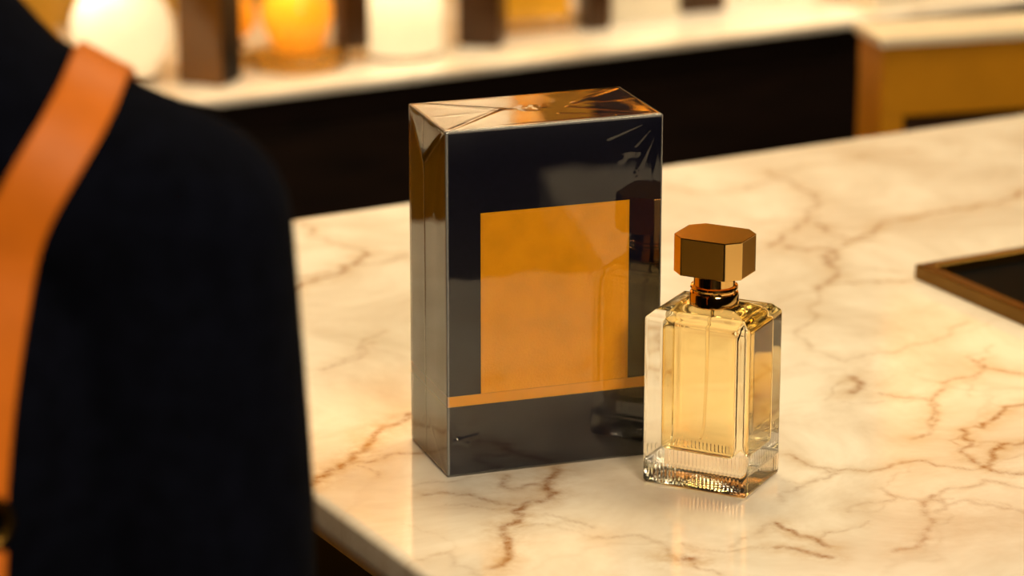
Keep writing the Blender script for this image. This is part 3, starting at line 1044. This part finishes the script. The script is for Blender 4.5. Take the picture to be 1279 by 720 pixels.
def limb(bm, pts, rads, flat=1.0):
    """tapering limb: closed tube with rounded joints"""
    for (p, q), (r0, r1) in zip(zip(pts, pts[1:]), zip(rads, rads[1:])):
        p, q = Vector(p), Vector(q)
        n = 6
        tube(bm, [p.lerp(q, k / n) for k in range(n + 1)], [r0 + (r1 - r0) * k / n for k in range(n + 1)], 20)
    for p, r_ in zip(pts, rads):
        ico(bm, p, (r_, r_, r_), 3)


def fuse(name, bm, voxel, smooth_it, m, parent, label=None):
    me = bpy.data.meshes.new(name)
    bmesh.ops.recalc_face_normals(bm, faces=bm.faces)
    bm.to_mesh(me)
    bm.free()
    o = bpy.data.objects.new(name, me)
    COL.objects.link(o)
    md = o.modifiers.new('remesh', 'REMESH')
    md.mode = 'VOXEL'
    md.voxel_size = voxel
    md.use_smooth_shade = True
    sm = o.modifiers.new('smooth', 'SMOOTH')
    sm.factor = 0.5
    sm.iterations = smooth_it
    dg = bpy.context.evaluated_depsgraph_get()
    dg.update()
    me2 = bpy.data.meshes.new_from_object(o.evaluated_get(dg))
    bpy.data.objects.remove(o)
    me2.name = name
    me2.materials.clear()
    o = link(name, me2, m, parent, True)
    if label:
        o['label'] = label
    return o


PY = R(-8)
PX, PYY = -0.291, 1.1805
person = thing('person', 'person seen from behind in a dark navy coat, shoulder and arm filling the left', 'person', (PX, PYY, 0), PY)
SH = (0.170, 0.0, 1.298)
EL = (0.173, -0.002, 1.035)
WR = (0.165, 0.10, 0.835)
SHL, ELL, WRL = (-0.170, 0.0, 1.298), (-0.20, -0.005, 1.035), (-0.165, 0.13, 0.845)
# body
bm = bmesh.new()
ico(bm, (0, 0.012, 1.545), (0.074, 0.092, 0.108), 4)            # skull
ico(bm, (0, 0.050, 1.490), (0.050, 0.050, 0.060), 3)            # jaw
ico(bm, (0, 0.108, 1.527), (0.011, 0.016, 0.022), 3)            # nose
ico(bm, (0, 0.100, 1.548), (0.008, 0.010, 0.028), 3)
for s in (-1, 1):
    ico(bm, (s * 0.076, 0.008, 1.535), (0.009, 0.020, 0.032), 3)    # ears
    ico(bm, (s * 0.031, 0.088, 1.561), (0.020, 0.012, 0.008), 3)    # brows
    ico(bm, (s * 0.036, 0.078, 1.515), (0.022, 0.020, 0.020), 3)    # cheeks
limb(bm, [(0, -0.005, 1.36), (0, 0.0, 1.46)], [0.054, 0.050])
ico(bm, (0, 0.0, 1.22), (0.145, 0.095, 0.17), 3)
ico(bm, (0, 0.0, 1.05), (0.125, 0.085, 0.17), 3)
ico(bm, (0, 0.0, 0.90), (0.155, 0.105, 0.14), 3)
for s, sh, el, wr in ((1, SH, EL, WR), (-1, SHL, ELL, WRL)):
    limb(bm, [(s * 0.05, 0, 1.36), (s * 0.12, 0, 1.32), sh], [0.045, 0.04, 0.036])
    limb(bm, [sh, el, wr], [0.038, 0.033, 0.022])
    w_ = Vector(wr)
    fd = (Vector(wr) - Vector(el)).normalized()
    fd = (fd + Vector((0, 0, -0.7))).normalized()
    sx = Vector((0, 1, 0)).cross(fd) * 0
    side = Vector((0, 1, 0.25)).normalized()
    pal = w_ + fd * 0.045
    for q in (-0.022, -0.008, 0.006, 0.020):
        limb(bm, [w_ + side * q * 0.5, w_ + fd * 0.080 + side * q], [0.0125, 0.0115])
    for q, ln in ((-0.024, 0.060), (-0.0085, 0.072), (0.007, 0.078), (0.0225, 0.070)):
        b0 = w_ + fd * 0.080 + side * q
        b1 = b0 + fd * ln * 0.45 + Vector((-s * 0.006, 0, 0))
        b2 = b1 + fd * ln * 0.32 + Vector((-s * 0.012, 0, 0))
        b3 = b2 + fd * ln * 0.23 + Vector((-s * 0.012, 0, 0))
        limb(bm, [b0, b1, b2, b3], [0.0085, 0.0078, 0.0070, 0.0060])
    th0 = w_ + fd * 0.022 + side * 0.018
    limb(bm, [th0, th0 + fd * 0.028 + side * 0.022, th0 + fd * 0.055 + side * 0.028 + Vector((-s * 0.006, 0, 0))], [0.0125, 0.0100, 0.0075])
    limb(bm, [(s * 0.085, 0, 0.88), (s * 0.090, 0.010, 0.48), (s * 0.090, -0.015, 0.09)], [0.085, 0.052, 0.036])
    ico(bm, (s * 0.095, 0.045, 0.042), (0.040, 0.105, 0.034), 3)
fuse('body', bm, 0.0042, 4, M['skin'], person)
# coat
bm = bmesh.new()
ico(bm, (0, 0.0, 1.20), (0.158, 0.112, 0.185), 3)
ico(bm, (0, -0.004, 1.05), (0.148, 0.105, 0.19), 3)
ico(bm, (0, 0.0, 0.88), (0.178, 0.128, 0.19), 3)
ico(bm, (0, 0.0, 0.74), (0.185, 0.138, 0.16), 3)
for s, sh, el, wr in ((1, SH, EL, WR), (-1, SHL, ELL, WRL)):
    limb(bm, [(0, -0.012, 1.395), (s * 0.05, -0.012, 1.378), (s * 0.100, -0.008, 1.330), (s * 0.138, -0.004, 1.312), sh], [0.055, 0.053, 0.047, 0.0445, 0.044])
    wc = Vector(el).lerp(Vector(wr), 0.93)
    limb(bm, [sh, Vector(sh).lerp(Vector(el), 0.4), el, tuple(wc)], [0.044, 0.0485, 0.0465, 0.040])
coat = fuse('coat', bm, 0.006, 7, M['coat'], person, 'dark navy coat')
bm = bmesh.new()
tube(bm, [(0.062 * math.cos(a_), -0.006 + 0.060 * math.sin(a_), 1.425 + 0.010 * math.cos(a_ + PI / 2)) for a_ in [2 * PI * k / 28 for k in range(29)]], 0.018, 10, flat=1.6)
fuse('collar', bm, 0.004, 4, M['coat'], coat)
bm = bmesh.new()
for s in (-1, 1):
    limb(bm, [(s * 0.088, 0, 0.80), (s * 0.092, 0.010, 0.48), (s * 0.090, -0.010, 0.10)], [0.094, 0.068, 0.056])
fuse('trousers', bm, 0.006, 4, M['trousers'], person)
for s in (-1, 1):
    bm = bmesh.new()
    ico(bm, (s * 0.095, 0.046, 0.045), (0.047, 0.116, 0.040), 4)
    ico(bm, (s * 0.092, -0.02, 0.07), (0.043, 0.050, 0.05), 3)
    for v in bm.verts:
        v.co.z = max(v.co.z, 0.002)
    fuse('shoe', bm, 0.005, 3, M['shoe'], person)
bm = bmesh.new()
ico(bm, (0, -0.006, 1.566), (0.085, 0.094, 0.105), 4)
ico(bm, (0, -0.050, 1.505), (0.080, 0.052, 0.075), 3)
for s in (-1, 1):
    ico(bm, (s * 0.074, -0.005, 1.51), (0.020, 0.045, 0.070), 3)
for v in bm.verts:
    if v.co.y > 0.060 and v.co.z < 1.605:
        v.co.y = 0.060
fuse('hair', bm, 0.005, 3, M['hair'], person, 'short dark hair')
for s in (-1, 1):
    bm = bmesh.new()
    ico(bm, (s * 0.031, 0.0885, 1.547), (0.013, 0.009, 0.006), 3)
    from_bm('eye', bm, M['eye'], person, True)
bm = bmesh.new()
ico(bm, (0, 0.096, 1.482), (0.020, 0.008, 0.006), 3)
from_bm('mouth', bm, M['lip'], person, True)

# bag: the strap follows the coat over the right shoulder
bpy.context.view_layer.update()
mwp = Matrix.Translation((PX, PYY, 0)) @ Matrix.Rotation(PY, 4, 'Z')
cm = coat.data
bvh = BVHTree.FromPolygons([mwp @ v.co for v in cm.vertices], [tuple(p.vertices) for p in cm.polygons])
bag = thing('shoulder_bag', 'shoulder bag with an orange tan leather strap over the navy coat', 'bag', (-0.235, 0.965, 0.70))
bl = Vector(bag.location)


def coat_hit(o, d):
    h = bvh.ray_cast(Vector(o), Vector(d).normalized())
    return (h[0], h[1]) if h[0] is not None else None


def sx_at(z):
    zs = [1.19, 1.228, 1.255, 1.308, 1.335, 1.362, 1.40]
    xs = [-0.191, -0.189, -0.186, -0.178, -0.168, -0.155, -0.146]
    return float(np.interp(z, zs, xs))


samples = []
for z in np.linspace(1.217, 1.305, 12):
    h = coat_hit((sx_at(z), 0.6, z), (0, 1, 0))
    if h:
        samples.append(h)
for a_ in np.linspace(0, 180, 28)[1:-1]:
    dy, dz = -math.cos(R(a_)), math.sin(R(a_))
    cz = 1.305
    x = -0.176 + (0.027 * sstep(dz * 1.05) if a_ < 90 else 0.027 - 0.004 * (1 - dz))
    c = Vector((x, 1.165, cz))
    h = coat_hit(c + Vector((0, dy, dz)) * 0.5, Vector((0, -dy, -dz)))
    if h:
        samples.append(h)
for z in np.linspace(1.30, 1.10, 16):
    h = coat_hit((-0.152, 1.7, z), (0, -1, 0))
    if h:
        samples.append(h)
pts = [p + n * 0.0035 for p, n in samples]
nrm = [n for p, n in samples]
for _ in range(7):
    pts = [pts[0]] + [(pts[i - 1] + pts[i] * 2 + pts[i + 1]) / 4 for i in range(1, len(pts) - 1)] + [pts[-1]]
    nrm = [nrm[0]] + [(nrm[i - 1] + nrm[i] * 2 + nrm[i + 1]).normalized() for i in range(1, len(nrm) - 1)] + [nrm[-1]]


def ribbon(name, pts, nrm, width, thick, m, parent, origin):
    bm = bmesh.new()
    rings = []
    for i, p in enumerate(pts):
        tg = (pts[min(i + 1, len(pts) - 1)] - pts[max(i - 1, 0)]).normalized()
        s_ = tg.cross(nrm[i]).normalized()
        n = s_.cross(tg).normalized()
        c = p - origin
        hw, ht = width / 2, thick / 2
        sec = [(-hw, -ht * 0.5), (-hw + ht * 0.6, -ht), (hw - ht * 0.6, -ht), (hw, -ht * 0.5), (hw, ht * 0.5), (hw - ht * 0.6, ht), (-hw + ht * 0.6, ht), (-hw, ht * 0.5)]
        rings.append([bm.verts.new(c + s_ * a + n * b) for a, b in sec])
    for a, b in zip(rings, rings[1:]):
        for k in range(8):
            bm.faces.new((a[k], a[(k + 1) % 8], b[(k + 1) % 8], b[k]))
    bm.faces.new(rings[0])
    bm.faces.new(rings[-1][::-1])
    o = from_bm(name, bm, m, parent, True)
    auto_sharp(o, 28)
    return o


strap = ribbon('strap', pts, nrm, 0.0215, 0.0036, M['tan'], bag, bl)
strap['label'] = 'orange tan leather strap'


def ring_at(p, n, parent):
    bm = bmesh.new()
    tx = Vector((0, 0, 1)).cross(n).normalized()
    up = n.cross(tx).normalized()
    c = p - bl
    tube(bm, [c + tx * 0.0115 * math.cos(2 * PI * k / 24) + up * 0.0095 * math.sin(2 * PI * k / 24) for k in range(25)], 0.0024, 10, False)
    o = from_bm('ring', bm, M['brass'], parent, True)
    o['label'] = 'brass strap ring'


ring_at(pts[0] + Vector((0, -0.002, -0.008)), nrm[0], strap)
ring_at(pts[-1] + Vector((0, 0.002, -0.008)), nrm[-1], strap)
for end, q in ((pts[0], Vector((-0.195, 0.985, 0.955))), (pts[-1], None)):
    if q is None:
        continue
    lp = [end + Vector((0, -0.004, -0.017))]
    for k in range(1, 11):
        p = lp[0].lerp(q, k / 10)
        lp.append(p)
    ribbon('strap_end', lp, [Vector((0, -1, 0.1)).normalized()] * len(lp), 0.020, 0.0036, M['tan'], bag, bl)
bm = bmesh.new()
vs = box(bm, -0.13, 0.13, -0.045, 0.045, 0.0, 0.25)
for v in vs:
    if v.co.z > 0.1:
        v.co.x *= 0.9
        v.co.y *= 0.6
bevelled(bm, 0.012, 4)
from_bm('bag_body', bm, M['tan'], bag, True)
bm = bmesh.new()
vs = box(bm, -0.118, 0.118, -0.050, -0.0465, 0.12, 0.24)
for v in vs:
    v.co.y += 0.018 * (v.co.z - 0.12) / 0.12 + 0.004
bevelled(bm, 0.0012, 2)
fl = from_bm('flap', bm, M['tan'], bag)
lathe('clasp', [(0, 0), (0.009, 0), (0.010, 0.002), (0.007, 0.004), (0, 0.0045)], M['brass'], fl, 24).matrix_local = Matrix.Translation((0, -0.0475, 0.140)) @ Matrix.Rotation(R(90), 4, 'X')
